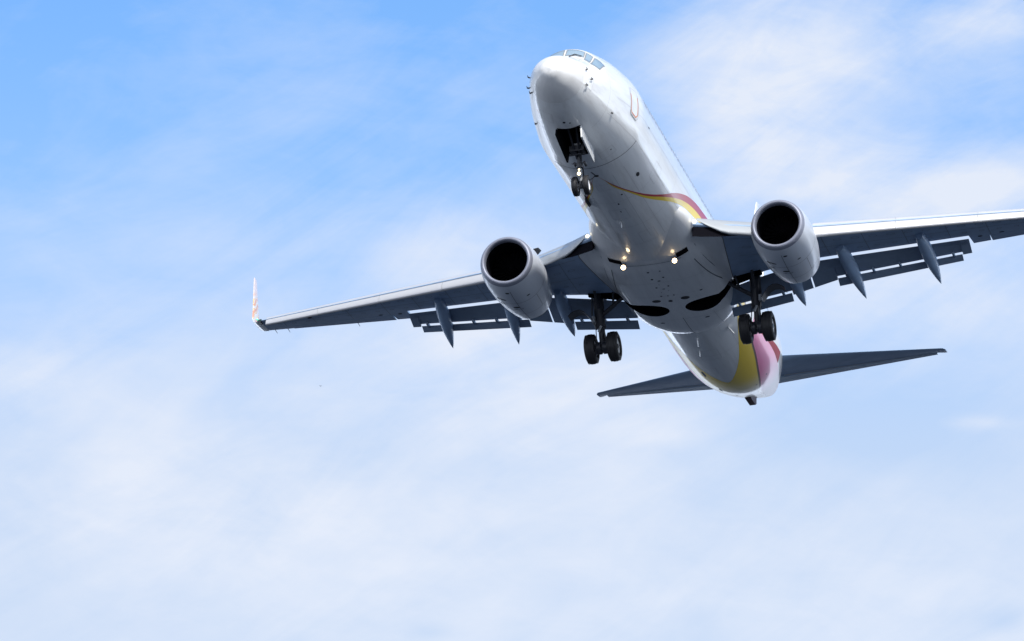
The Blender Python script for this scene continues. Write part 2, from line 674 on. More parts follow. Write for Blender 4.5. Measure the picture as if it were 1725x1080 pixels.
# ------------------------------------------------------------------ the airplane
plane = bpy.data.objects.new('airplane', None)
COL.objects.link(plane)
plane.matrix_world = ROOT
plane['label'] = 'white twin-engine passenger jet with red and yellow stripes, landing gear and flaps down, flying overhead'
plane['category'] = 'airplane'

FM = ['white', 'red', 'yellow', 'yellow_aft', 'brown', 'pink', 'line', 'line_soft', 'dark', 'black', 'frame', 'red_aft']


def build_fuselage():
    NT = 144
    ts = np.linspace(-PI, PI, NT, endpoint=False)
    # radome
    mb = MB()
    xs = np.concatenate([[.002], np.linspace(.03, 1, 30) ** 2 * 1.12])
    mb.loft([fus(x, ts) for x in xs])
    mb.build('radome', 'radome', plane, 60)
    mb = MB()
    xs = np.concatenate([np.linspace(1.124, 6, 60), np.linspace(6.3, 24, 70), np.linspace(24.3, 38, 60)])
    mb.loft([fus(x, ts) for x in xs])
    f = mb.build('fuselage', FM, plane, 60)
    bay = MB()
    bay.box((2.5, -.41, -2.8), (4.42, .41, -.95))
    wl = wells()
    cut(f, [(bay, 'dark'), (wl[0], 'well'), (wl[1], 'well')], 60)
    # painted livery and seams lie on the skin of the fuselage mesh itself
    mb = MB()
    up = [(6.27, -.02), (6.9, -.14), (7.27, -.2), (8.38, -.41), (9.41, -.62), (10.76, -.93), (11.44, -1.09), (12.43, -1.26), (13.36, -1.375), (14.68, -1.475), (15.9, -1.52), (17.0, -1.55)]
    mid = [(6.27, -.018), (6.9, -.13), (7.3, -.18), (8.45, -.4), (9.51, -.6), (10.9, -.9), (11.64, -1.035), (12.6, -1.175), (13.48, -1.265), (14.73, -1.345), (15.9, -1.38), (17.0, -1.40)]
    low = [(6.27, -.016), (6.9, -.125), (7.35, -.165), (8.52, -.385), (9.63, -.575), (11.05, -.85), (11.76, -.975), (12.77, -1.10), (13.65, -1.17), (14.6, -1.21), (15.9, -1.24), (17.0, -1.25)]
    for s in (1, -1):
        mir = lambda l: [(x, t * s) for x, t in l]
        decal(mb, mir(up), mir(mid), .004, 1, 70)
        decal(mb, mir(mid), mir(low), .004, 2, 70)
        # aft bands, given as angle lines over x
        fa = pchip([22.4, 22.76, 23.64, 25.09, 26.22, 27.4, 28.0, 28.35, 28.5, 28.56, 28.7, 36.9], [-1.06, -1.0, -.85, -.65, -.50, -.30, -.175, -.09, -.04, 0, 0, 0])
        fb = pchip([22.4, 25.46, 26.29, 27.32, 29.02, 30.07, 31.37, 33, 36.9], [-1.32, -.94, -.83, -.75, -.60, -.52, -.42, -.34, -.28])
        fr = pchip([22.4, 26.49, 27.52, 28.21, 30.24, 33, 36.9], [-1.62, -1.13, -1.16, -1.17, -1.13, -1.05, -1.0])
        fr2 = pchip([22.4, 26.49, 28.5, 30.17, 33, 36.9], [-1.66, -1.185, -1.29, -1.36, -1.6, -1.9])
        x = np.sort(np.concatenate([np.linspace(22.45, 36.9, 110), np.linspace(28.0, 28.56, 12)]))
        L2 = lambda f_, d=0: np.stack([x, (f_(x) + d) * s], 1)
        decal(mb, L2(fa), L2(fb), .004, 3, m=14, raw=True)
        decal(mb, L2(fb), L2(fb, -.045), .0045, 4, m=3, raw=True)
        k_ = x > 25.2
        decal(mb, L2(fb, -.045)[k_], L2(fr)[k_], .004, 5, m=14, raw=True)
        k_ = (x < 30.6) & (x > 25.2)
        decal(mb, L2(fr)[k_], L2(fr2)[k_], .004, 11, m=6, raw=True)
        # lap joints
        for t, x0, x1 in ((.55, 6.5, 13.0), (1.0, 3.2, 14.0), (1.42, 3.6, 14.5), (.62, 23.2, 30.0)):
            line_decal(mb, [(x0, t * s), ((x0 + x1) / 2, t * s), (x1, t * s)], .012, .003, 7, 60)
        # cockpit and forward seams
        line_decal(mb, [(1.35, -1.2 * s), (1.7, -1.15 * s), (1.72, -1.8 * s), (1.5, -2.0 * s)], .012, .003, 7)
    # seams round the barrel
    for x, t0, t1 in ((8.9, -1.5, 1.5), (11.3, -1.5, 1.5), (13.0, -1.2, 1.2), (25.2, -1.5, 1.5), (28.4, -1.4, 1.4), (3.0, -2.0, -.5), (3.0, .5, 2.0)):
        line_decal(mb, [(x, t) for t in np.linspace(t0, t1, 9)], .012, .003, 7, 50)
    line_decal(mb, [(5.95, -1.0), (5.78, -.72), (5.62, -.42), (5.56, -.1), (5.58, .15), (5.68, .5), (5.8, .75)], .03, .004, 6, 50)
    line_decal(mb, [(6.27, -.02), (5.9, .02)], .05, .004, 6, 6)
    line_decal(mb, [(6.27, -.02), (6.6, .12), (6.75, .16)], .03, .004, 6, 8)
    # hatch outlines on the belly
    for x0, x1, t0, t1 in ((9.6, 10.5, -.16, .16), (12.0, 12.9, -.42, -.12), (12.0, 12.9, .12, .42), (4.7, 5.2, -.62, -.30), (7.0, 8.1, .62, 1.0), (7.2, 7.7, -.22, .1), (24.6, 25.6, -.2, .2), (26.6, 27.3, .05, .4), (29.0, 29.7, -.2, .15), (8.6, 9.4, -1.15, -.85), (1.7, 2.2, .35, .75)):
        outline(mb, [(x0, t0), (x1, t0), (x1, t1), (x0, t1)], .012, .003, 7)
    for t in (-.30, .30):
        line_decal(mb, [(6.6, t), (9.5, t), (12.6, t)], .012, .003, 7, 40)
    # drains, ports and small black marks
    for x, t, r, ax in ((6.3, -.03, .085, 1), (7.76, -.69, .075, 2.0), (2.12, .05, .05, 1), (2.2, -.1, .03, 1), (8.4, -.25, .035, 1.6), (9.1, -.1, .03, 2.5),
                        (9.8, -.06, .016, 5), (6.88, -1.42, .03, 3.0), (30.2, -.45, .04, 1), (29.9, -.75, .04, 1), (13.6, -.62, .06, 1.5), (4.9, -.55, .03, 1), (5.2, .3, .03, 1),
                        (27.6, .40, .07, 5.0), (29.9, .31, .06, 4.5), (31.3, .12, .05, 2)):
        disc(mb, x, t, r, .005, 9, ax)
    add_faces(f, mb, FM)
    return f


def wells():
    out = []
    for s in (1, -1):
        mb = MB()
        ring = []
        # a round wheel bay with a slot that runs out to the leg, seen from below
        for a in np.linspace(math.radians(40), math.radians(330), 40):
            ring.append((19.45 + .64 * math.sin(a) * .98, (1.03 + .70 * math.cos(a)) * s))
        ring = [(19.45 - .60 * math.sin(a), (1.03 + .72 * math.cos(a)) * s) for a in np.linspace(math.radians(34), math.radians(326), 44)]
        ring += [(19.62, 1.95 * s), (19.62, 2.6 * s), (19.15, 2.6 * s), (19.12, 2.0 * s)]
        mb.loft([[(x, y, -3.2) for x, y in ring], [(x, y, -1.55) for x, y in ring]])
        out.append(mb)
    return out


fuselage = build_fuselage()


def build_windows():
    # flight-deck panes
    panes = []
    for s in (1, -1):
        panes += [[(2.78, s * 3.11), (2.76, s * 2.64), (2.42, s * 2.60), (2.40, s * 3.11)],
                  [(2.75, s * 2.60), (2.74, s * 2.40), (2.22, s * 2.34), (2.28, s * 2.54)],
                  [(2.76, s * 2.34), (3.05, s * 2.08), (2.45, s * 1.98), (2.20, s * 2.28)]]
    for c in panes:
        mb = MB()
        decal(mb, [c[0], c[1]], [c[3], c[2]], .006, 0, 8, 8)
        outline(mb, c, .035, .009, 1)
        mb.build('cockpit_window', ['glass', 'frame'], plane, 40, recalc=False)
    mb = MB()
    p = [fus(2.26, -2.98, .03), fus(2.42, -2.86, .05), fus(2.40, -2.66, .05)]
    mb.tube(p, [.02, .018, .012])
    mb.build('wiper', 'black', plane)
    # passenger door: a slab a few mm proud, with its painted outline
    mb = MB()
    c = [(4.80, -1.72), (4.78, -1.38), (4.86, -1.31), (5.36, -1.27), (5.50, -1.33), (5.52, -1.72), (5.42, -1.84), (4.90, -1.84)]
    decal(mb, [(4.86, -1.84), (5.46, -1.84)], [(4.86, -1.34), (5.46, -1.31)], .004, 0, 10, 24)
    outline(mb, c, .03, .008, 3)
    line_decal(mb, [c[1], c[2]], .04, .0085, 1, 6)
    line_decal(mb, [c[2], c[3]], .04, .0085, 1, 6)
    c2 = [(4.86, -1.71), (4.85, -1.41), (4.92, -1.355), (5.32, -1.32), (5.43, -1.37), (5.45, -1.71)]
    for i in range(5):
        line_decal(mb, [c2[i], c2[i + 1]], .05, .008, 2, 8)
    mb.build('passenger_door', ['white', 'frame', 'orange', 'line_soft'], plane, 40, recalc=False)
    # cabin windows
    for s in (-1, 1):
        for i in range(46):
            x = 6.75 + i * .508
            mb = MB()
            n = 12
            for r, mi, off in ((1.25, 1, .004), (1.0, 0, .007)):
                o = []
                for a in np.linspace(0, 2 * PI, n, endpoint=False):
                    ca, sa = math.cos(a), math.sin(a)
                    ca = math.copysign(abs(ca) ** .6, ca)
                    sa = math.copysign(abs(sa) ** .6, sa)
                    o.append(fus(x + .115 * r * ca, s * (1.87 + .085 * r * sa), off))
                mb.add(o, [tuple(range(n))], mi)
            mb.build('cabin_window', ['window', 'line_soft'], plane, 0, recalc=False)


build_windows()


def blade(name, x, t, length, height, mat='white', th=.03, sweep=.6):
    base = fus(x, t)
    nr = fus(x, t, .1) - base
    nr /= np.linalg.norm(nr)
    nr = Vector(nr)
    b = Vector(base) - nr * .03
    ax = Vector((1, 0, 0))
    side = nr.cross(ax).normalized()
    rings = []
    for h, c, o in ((0, 1, 0), (.5, .8, sweep * .5), (.92, .55, sweep), (1, .35, sweep * 1.15)):
        r = []
        for u, w in ((0, 0), (.15, .6), (.45, 1), (.8, .6), (1, 0), (.8, -.6), (.45, -1), (.15, -.6)):
            r.append(b + nr * (height + .03) * h + ax * (o * length * .6 + u * length * c) + side * w * th / 2)
        rings.append(r)
    mb = MB()
    mb.loft(rings)
    return mb.build(name, mat, plane)


def probe(x, t, l=.16, h=.07):
    b = Vector(fus(x, t, -.01))
    n = (Vector(fus(x, t, .1)) - b).normalized()
    mb = MB()
    mb.tube([b, b + n * h, b + n * (h + .02) + Vector((-.03, 0, 0))], [.028, .022, .018], n=8)
    mb.tube([b + n * h + Vector((.05, 0, 0)), b + n * h + Vector((-l, 0, 0))], [.018, .01], n=8)
    mb.build('pitot_probe', 'pitot', plane)


for s in (1, -1):
    probe(1.30, 1.80 * s)
    probe(1.32, 1.22 * s)
    probe(1.55, 1.48 * s)
    probe(3.44, 1.06 * s, .12, .05)
blade('blade_antenna', 8.25, .46, 1.1, .13, 'black', .04)
blade('blade_antenna', 10.6, .05, .35, .22, 'white')
blade('blade_antenna', 24.3, .12, .35, .25, 'white')
blade('drain_mast', 23.3, -.62, .22, .32, 'white', .04, 1.2)
blade('drain_mast', 23.0, .02, .22, .32, 'white', .04, 1.2)
blade('blade_antenna', 9.0, PI, .5, .3, 'white')


# ------------------------------------------------------------------ belly fairing
def fairing_ring(x, n=72):
    w = fFw(x)
    zb = fFb(x)
    zt = float(fFt(x))
    pts = []
    for a in np.linspace(0, 2 * PI, n, endpoint=False):
        c, s_ = math.cos(a), math.sin(a)
        if c < 0:                     # lower half, boxy
            e = 2.0 / fFe(x)
            y = w * math.copysign(abs(s_) ** e, s_)
            z = zt + (zb - zt) * abs(c) ** e
        else:
            y = w * (1 - .30 * c) * s_
            z = zt + .25 * c
        pts.append((float(x), y, z))
    return pts


fFw = pchip([11.8, 12.4, 13.0, 14, 15, 16, 17.5, 20.3, 21.2, 21.9, 22.5, 22.95, 23.15], [1.2, 1.55, 1.78, 1.97, 2.08, 2.16, 2.22, 2.22, 2.12, 1.93, 1.62, 1.2, .7])
fFb = pchip([11.8, 12.4, 13.0, 14, 14.9, 15.6, 17, 20.3, 21.2, 21.9, 22.5, 22.95, 23.15], [-1.3, -1.62, -1.82, -2.02, -2.125, -2.22, -2.27, -2.27, -2.26, -2.22, -2.12, -1.96, -1.8])
fFt = pchip([11.8, 15.0, 16.5, 19, 23.15], [-1.05, -1.05, -.95, -.62, -.55])
fFe = pchip([11.8, 13, 15, 17, 21, 23.15], [2.0, 2.3, 2.7, 3.0, 3.0, 2.4])


def build_fairing():
    mb = MB()
    xs = np.concatenate([np.linspace(11.8, 16, 26), np.linspace(16.3, 20.4, 16), np.linspace(20.6, 22.9, 26), np.linspace(22.95, 23.15, 5)])
    mb.loft([fairing_ring(x) for x in xs])
    f = mb.build('belly_fairing', ['fairing', 'well', 'line', 'black', 'line_soft'], plane, 60)
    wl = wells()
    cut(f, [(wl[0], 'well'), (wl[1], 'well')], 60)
    return f


fairing = build_fairing()


def fair_pt(x, y, off=.004):
    w, zb = float(fFw(x)), float(fFb(x))
    e = float(fFe(x))
    q = max(0.0, 1 - (abs(y) / w) ** e) ** (1 / e)
    zt = float(fFt(x))
    return Vector((x, y, zt + (zb - zt) * q - off))


def fairing_details():
    mb = MB()
    for x, y, rx, ry in ((18.44, .57, .13, .17), (18.43, -.52, .15, .17), (18.55, .06, .10, .08), (15.6, .24, .05, .05), (16.24, .24, .06, .05), (15.6, -.2, .04, .03), (16.17, -.2, .05, .04),
                         (16.45, .02, .04, .06), (17.07, .26, .05, .04), (17.27, .03, .03, .06), (17.03, -.2, .05, .04), (17.96, .28, .05, .04), (18.0, .04, .04, .03), (17.99, -.19, .05, .03),
                         (18.05, -1.21, .05, .06), (20.72, -.87, .05, .09), (20.78, .86, .05, .09), (16.8, .1, .02, .02), (17.5, -.1, .02, .02), (17.6, .2, .02, .02)):
        n = 14
        mb.add([fair_pt(x + rx * math.cos(a), y + ry * math.sin(a), .006) for a in np.linspace(0, 2 * PI, n, endpoint=False)], [tuple(range(n))], 3)

    def ln(pts, w=.014, mi=2, off=.005):
        pts = [Vector(p) for p in pts]
        P = []
        for i, p in enumerate(pts):
            d = pts[min(i + 1, len(pts) - 1)] - pts[max(i - 1, 0)]
            sd = Vector((-d.y, d.x, 0)).normalized() * w / 2
            a, b = p + sd, p - sd
            P.append([fair_pt(a.x, a.y, off), fair_pt(b.x, b.y, off)])
        grid(mb, np.array([[list(v) for v in r] for r in P]), mi)
    seg = lambda a, b, n=14: [Vector(a).lerp(Vector(b), k) for k in np.linspace(0, 1, n)]
    for s in (1, -1):
        ln(seg((15.4, 1.55 * s, 0), (18.4, 2.0 * s, 0)), .03)
        ln(seg((14.6, 1.75 * s, 0), (17.9, 2.12 * s, 0)), .025)
        ln(seg((20.3, 1.2 * s, 0), (21.9, 1.25 * s, 0)), .014, 4)
    ln(seg((20.4, 0, 0), (22.6, 0, 0)), .02)
    ln([Vector((15.02 - .05 * (y / 1.2) ** 2, y, 0)) for y in np.linspace(-1.15, 1.15, 26)], .022, 2, .012)
    ln(seg((18.0, -1.5, 0), (18.0, 1.5, 0), 30), .012, 4)
    ln(seg((20.5, -1.6, 0), (20.5, 1.6, 0), 30), .014, 4)
    ln(seg((16.6, -1.7, 0), (16.6, 1.7, 0), 30), .012, 4)
    add_faces(fairing, mb, ['fairing', 'well', 'line', 'black', 'line_soft'])


fairing_details()

# ram-air inlets at the front corners of the fairing: a dark mouth and its lip
for s in (1, -1):
    mb = MB()
    P = np.array([[list(fair_pt(14.42 + .12 * (1 - v) + .36 * u, (1.02 + .46 * v) * s, .012)) for v in np.linspace(0, 1, 9)] for u in np.linspace(0, 1, 5)])
    grid(mb, P, 1)
    mb.tube([Vector(p) for p in P[-1]], .018, 0, 8)
    mb.tube([Vector(p) for p in P[0]], .014, 0, 8)
    mb.build('air_inlet', ['line_soft', 'well'], plane, 30, recalc=False)


# ------------------------------------------------------------------ wings
def foil(n=14, up=.075, lo=.05, x0=0.0, x1=1.0):
    """closed section points (x, z) in chord units, from upper rear over the nose to lower rear"""
    th = lambda x: 2.6 * (0.2969 * math.sqrt(max(x, 0)) - .126 * x - .3516 * x * x + .2843 * x ** 3 - .1036 * x ** 4) / .6 * .72
    us = [x0 + (x1 - x0) * (1 - math.cos(k * PI / 2 / (n - 1))) for k in range(n)]
    up_ = [(u, th(u) * up * 2.0) for u in us]
    lo_ = [(u, -th(u) * lo * 2.0) for u in us]
    return up_[::-1] + lo_[1:]


def wing_le(y):
    return float(np.interp(y, [0, 1.9, 5.0, 17.0], [12.3, 13.75, 16.15, 22.42]))


def wing_te(y):
    return float(np.interp(y, [0, 5.6, 17.0], [21.0, 21.0, 23.62]))


def wing_z(y):
    return float(np.interp(y, [0, 1.9, 5.0, 11, 17.0], [-1.45, -1.33, -1.0, -.14, .70]))


def cove_x(y):
    return float(np.interp(y, [0, 1.7, 3.45, 5.2, 10.85], [20.1, 19.9, 19.3, 19.25, 21.2]))


def wing_ring(y, s, x_end=None, x_front=None):
    le, te, z = wing_le(y), wing_te(y), wing_z(y)
    c = te - le
    x1 = 1.0 if x_end is None else (x_end - le) / c
    k = 1.0 if y < 12 else 1.0 + (y - 12) * .02
    pts = []
    tw = math.radians(np.interp(y, [0, 5, 17], [-.6, .0, 1.2]))
    for u, w in foil(18, .068 * k, .050 * k, 0, x1):
        pts.append((le + u * c, y * s, z + w * c + (u - .3) * c * math.sin(tw)))
    return pts


def flap_ring(y, s, le, te, th, n=10):
    """le, te: (x, z)"""
    (x0, z0), (x1, z1) = le, te
    dx, dz = x1 - x0, z1 - z0
    c = math.hypot(dx, dz)
    ux, uz = dx / c, dz / c
    pts = []
    for u, w in foil(n, th, th * .45):
        pts.append((x0 + ux * u * c - uz * w * c, y * s, z0 + uz * u * c + ux * w * c))
    return pts


FY = [1.75, 3.45, 5.0, 5.2, 10.8]
FLE = {1.75: (19.95, -1.58), 3.45: (19.38, -1.39), 5.0: (19.30, -1.18), 5.2: (19.30, -1.165), 10.8: (21.28, -.30)}


def flap_le(y):
    return (float(np.interp(y, FY, [FLE[k][0] for k in FY])), float(np.interp(y, FY, [FLE[k][1] for k in FY])))


def flap_te(y):      # where the aft flap starts
    return (float(np.interp(y, [1.75, 4.2, 5.9, 10.45], [20.72, 20.45, 20.50, 21.83])), float(np.interp(y, [1.75, 4.2, 5.9, 10.45], [-1.93, -1.75, -1.40, -.57])))


def flap_te2(y):     # where the fore flap has no aft flap behind it
    return (float(np.interp(y, [1.75, 4.2, 5.9, 10.8], [20.85, 20.62, 20.62, 21.98])), float(np.interp(y, [1.75, 4.2, 5.9, 10.8], [-2.02, -1.86, -1.50, -.60])))


def aft_te(y):
    return (float(np.interp(y, [1.75, 4.2, 5.9, 10.45], [21.08, 20.86, 20.88, 22.15])), float(np.interp(y, [1.75, 4.2, 5.9, 10.45], [-2.25, -2.02, -1.66, -.80])))


def build_wing(s):
    # main torsion box with the fixed outer trailing edge
    mb = MB()
    ys = [0.6, 1.2, 1.9, 2.6, 3.45, 4.2, 5.0, 5.2, 6.2, 7.4, 8.6, 9.8, 10.82]
    rings = [wing_ring(y, s, cove_x(y)) for y in ys]
    rings += [wing_ring(y, s, wing_le(y) + (wing_te(y) - wing_le(y)) * k) for y, k in ((10.86, .995), (11.5, .995), (11.54, .76), (13, .76), (14.5, .76), (15.9, .76), (15.94, .995), (16.6, .995), (17.0, .995))]
    mb.loft(rings)
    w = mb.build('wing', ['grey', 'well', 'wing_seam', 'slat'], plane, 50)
    def low(y, k, off=.006):
        r = wing_ring(y, s)
        x = wing_le(y) + (wing_te(y) - wing_le(y)) * k
        return [x, y * s, float(np.interp(x, [p[0] for p in r[17:]], [p[2] for p in r[17:]])) - off]
    det = MB()
    kmax = lambda y: (cove_x(y) - wing_le(y)) / (wing_te(y) - wing_le(y)) - .02 if y < 10.8 else .74
    for y in (3.6, 5.9, 7.3, 8.7, 10.2, 11.6, 13.2, 14.8, 16.1):
        ks = np.linspace(.12, kmax(y), 10)
        grid(det, np.array([[low(y - .009, k), low(y + .009, k)] for k in ks]), 2)
    for k in (.14, .40):
        grid(det, np.array([[low(y, k), low(y, k + .02 / (wing_te(y) - wing_le(y)))] for y in np.linspace(2.9, 16.8, 40)]), 2)
    for y in np.arange(3.3, 16.4, .62):
        c_ = wing_te(y) - wing_le(y)
        for k, rr_ in ((.27, .11), (.52, .07)):
            if k > kmax(y) - .03:
                continue
            P = [low(y + rr_ * 1.35 * math.sin(a), k + rr_ * math.cos(a) / c_ * .8) for a in np.linspace(0, 2 * PI, 14, endpoint=False)]
            Q = [low(y + (rr_ - .015) * 1.35 * math.sin(a), k + (rr_ - .015) * math.cos(a) / c_ * .8) for a in np.linspace(0, 2 * PI, 14, endpoint=False)]
            det.loft([P, Q], 2, cap=False)
    for y, k, a_, b_, mi in ((6.6, .16, .12, .05, 3), (9.6, .15, .14, .05, 3), (12.6, .15, .16, .05, 3), (15.3, .17, .16, .06, 3), (8.0, .13, .16, .05, 1), (14.9, .34, .10, .07, 1), (12.0, .70, .10, .05, 1), (11.2, .74, .09, .06, 1)):
        c_ = wing_te(y) - wing_le(y)
        det.add([low(y + a_ * math.sin(q), k + b_ * math.cos(q) / c_, .008) for q in np.linspace(0, 2 * PI, 12, endpoint=False)], [tuple(range(12))], mi)
    # the open bay that the leg folds into, in the lower skin ahead of the flaps
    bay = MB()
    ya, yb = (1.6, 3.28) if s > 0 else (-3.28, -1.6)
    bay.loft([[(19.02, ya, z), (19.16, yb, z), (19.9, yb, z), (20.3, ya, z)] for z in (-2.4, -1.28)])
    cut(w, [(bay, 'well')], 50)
    add_faces(w, det, ['grey', 'well', 'wing_seam', 'slat'])
    if s > 0:
        w['label'] = 'wing with the green tip light, seen whole'
    else:
        w['label'] = 'wing that runs out of the picture on the right'
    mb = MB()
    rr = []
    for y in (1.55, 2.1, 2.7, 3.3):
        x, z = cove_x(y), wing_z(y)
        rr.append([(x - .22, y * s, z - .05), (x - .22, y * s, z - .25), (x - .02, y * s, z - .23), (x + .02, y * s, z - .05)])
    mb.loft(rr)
    mb.build('bay_shade_box', 'well', w, 30)  # added solid black box, stands in for the shade of the open bay
    # aileron
    mb = MB()
    rr = []
    for y in (11.55, 13, 14.5, 15.92):
        le, te = wing_le(y), wing_te(y)
        c = te - le
        full = wing_ring(y, s)
        z = wing_z(y)
        x0 = le + .772 * c
        zz = [p for p in full]
        upz = np.interp(x0, [p[0] for p in full[:18]][::-1], [p[2] for p in full[:18]][::-1])
        loz = np.interp(x0, [p[0] for p in full[17:]], [p[2] for p in full[17:]])
        zt = full[0][2]
        rr.append([(x0, y * s, upz), (te, y * s, zt + .012), (te, y * s, zt - .012), (x0, y * s, loz), (x0 - .05, y * s, (upz + loz) / 2)])
    mb.loft(rr)
    mb.build('aileron', 'grey', w, 30)
    # flaps: fore flap, aft flaps
    mb = MB()
    st = [(1.78, 0), (3.0, 0), (4.18, 0), (4.20, 1), (4.97, 1)]
    mb.loft([flap_ring(y, s, flap_le(y), flap_te2(y) if k else flap_te(y), .075) for y, k in st])
    st = [(5.03, 1), (5.9, 1), (5.92, 0), (7.5, 0), (9, 0), (10.45, 0), (10.47, 1), (10.80, 1)]
    mb2 = MB()
    mb2.loft([flap_ring(y, s, flap_le(y), flap_te2(y) if k else flap_te(y), .075) for y, k in st])
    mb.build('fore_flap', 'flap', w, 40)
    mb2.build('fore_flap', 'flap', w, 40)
    for y0, y1 in ((1.8, 4.16), (5.92, 10.44)):
        mb = MB()
        rr = []
        for y in np.linspace(y0, y1, 6):
            a, b = flap_te(y), aft_te(y)
            d = (a[0] + .03, a[1] - .075)
            rr.append(flap_ring(y, s, d, b, .09))
        mb.loft(rr)
        # hinge arms across the slot
        for y in np.linspace(y0 + .35, y1 - .3, 3 if y1 < 5 else 5):
            a = flap_te(y)
            mb.box((a[0] - .25, y * s - .035, a[1] - .13), (a[0] + .2, y * s + .035, a[1] - .02))
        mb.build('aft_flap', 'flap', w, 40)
    # slats outboard, in four lengths
    prof = [(.44, .29), (.22, .185), (.10, .07), (.0, -.06), (-.07, -.19), (-.115, -.30), (-.125, -.36), (-.11, -.405), (-.06, -.43), (.01, -.425), (.03, -.40), (.02, -.32), (.08, -.18), (.18, .0), (.43, .265)]

    def slat_ring(y, sc, dz=0.0):
        le, z = wing_le(y), wing_z(y)
        return [(le + u * sc, y * s, z + dz + w_ * sc) for u, w_ in prof]
    cuts = [5.75, 8.6, 11.45, 14.3, 16.75]
    for a, b in zip(cuts[:-1], cuts[1:]):
        mb = MB()
        mb.loft([slat_ring(y, float(np.interp(y, [5, 17], [1.08, .60]))) for y in np.linspace(a + .006, b - .006, 5)])
        mb.build('slat', 'slat', w, 50)
    # inboard leading edge: bright nose strip and dark root wedge
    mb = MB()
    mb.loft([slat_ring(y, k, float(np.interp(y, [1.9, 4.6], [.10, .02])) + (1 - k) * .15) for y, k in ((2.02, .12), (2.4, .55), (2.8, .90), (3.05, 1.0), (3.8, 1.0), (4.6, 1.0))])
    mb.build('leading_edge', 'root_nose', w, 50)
    # solid black wedge standing in for the shaded gap at the inner end, below the bright nose strip
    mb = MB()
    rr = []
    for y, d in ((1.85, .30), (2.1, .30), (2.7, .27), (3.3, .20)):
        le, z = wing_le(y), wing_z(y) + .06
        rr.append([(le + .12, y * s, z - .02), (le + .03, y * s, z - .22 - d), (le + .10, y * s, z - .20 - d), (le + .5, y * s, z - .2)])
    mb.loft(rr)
    mb.build('root_gap_shade', 'well', w, 30)
    # flap track fairings
    for yt, tip, x0, y0, wd in ((4.45, (21.66, 4.45, -1.96), 18.6, 4.35, .50), (6.70, (21.98, 6.70, -1.86), 18.7, 6.35, .50), (9.45, (22.65, 9.45, -1.40), 19.6, 9.2, .48)):
        mb = MB()
        zf = wing_z(y0) - .12
        rr = []
        T = Vector((tip[0], tip[1] * s, tip[2]))
        A = Vector((x0, y0 * s, zf - .05))
        kn = Vector((x0 + (T.x - x0) * .5, (y0 * .55 + yt * .45) * s, zf - .36))
        for k in np.linspace(0, 1, 15):
            p = A * (1 - k) ** 2 + (kn * 2 - (A + T) * .5) * 2 * k * (1 - k) + T * k ** 2
            r = wd / 2 * max(.02, (math.sin(PI * min(1, k * .84 + .16))) ** .8)
            hh = r * 1.25
            up = .16 * (1 - k) + .10
            rr.append([(p.x, p.y + r * math.sin(a), p.z + (hh * math.cos(a) if math.cos(a) < 0 else up * math.cos(a) * 1.6 * min(1, (1 - k) * 3))) for a in np.linspace(0, 2 * PI, 16, endpoint=False)])
        mb.loft(rr)
        mb.build('flap_track_fairing', 'grey', w, 60)
    # winglet: blends up out of the tip
    mb = MB()
    path = [(17.0, .70, 22.42, 23.62), (17.22, .74, 22.62, 23.70), (17.42, .86, 22.85, 23.85), (17.54, 1.08, 23.10, 24.02), (17.60, 1.5, 23.40, 24.25), (17.70, 2.3, 23.88, 24.50), (17.80, 3.25, 24.36, 24.76), (17.82, 3.36, 24.46, 24.78)]
    rr = []
    for i, (y, z, le, te) in enumerate(path):
        a, b = path[max(i - 1, 0)], path[min(i + 1, len(path) - 1)]
        d = Vector((0, b[0] - a[0], b[1] - a[1])).normalized()
        nrm = Vector((0, -d.z, d.y))
        c = te - le
        rr.append([(le + u * c, (y + nrm.y * wv * c) * s, z + nrm.z * wv * c) for u, wv in foil(12, .05, .04)])
    n = len(rr[0])
    mb.loft(rr)
    for i, fc in enumerate(mb.f):
        zz = sum(mb.v[k][2] for k in fc) / len(fc)
        ux = min(mb.v[k][0] for k in fc)
        if zz > 1.05:
            mb.m[i] = 1
        if zz < .98:
            mb.m[i] = 2
    wl = mb.build('winglet', ['white', 'winglet', 'white'], w, 60)
    # tip lamp housing and lamp
    mb = MB()
    mb.loft([[(22.36 + .42 * u, (16.98 + .24 * v) * s, .66 + .1 * u + q) for u, v in ((0, 0), (.35, .7), (.8, 1), (1.2, .9), (1.5, 0))] for q in (-.09, .07)])
    mb.build('light_housing', 'black', w, 30)
    mb = MB()
    mb.lathe((22.30, 17.13 * s, .76), (1, 0, 0), [(0, .01), (.03, .03), (.09, .038), (.15, .03), (.18, .01)], n=12)
    mb.build('navigation_light', 'lamp_green' if s > 0 else 'lamp_red', w)
    # static wicks at the tip
    for y in (16.75, 16.2, 13.2):
        mb = MB()
        mb.tube([(wing_te(y) - .05, y * s, wing_z(y) + .02), (wing_te(y) + .28, y * s, wing_z(y) - .02)], [.014, .008], n=6)
        mb.build('static_wick', 'black', w)
    return w


wings = {s: build_wing(s) for s in (1, -1)}


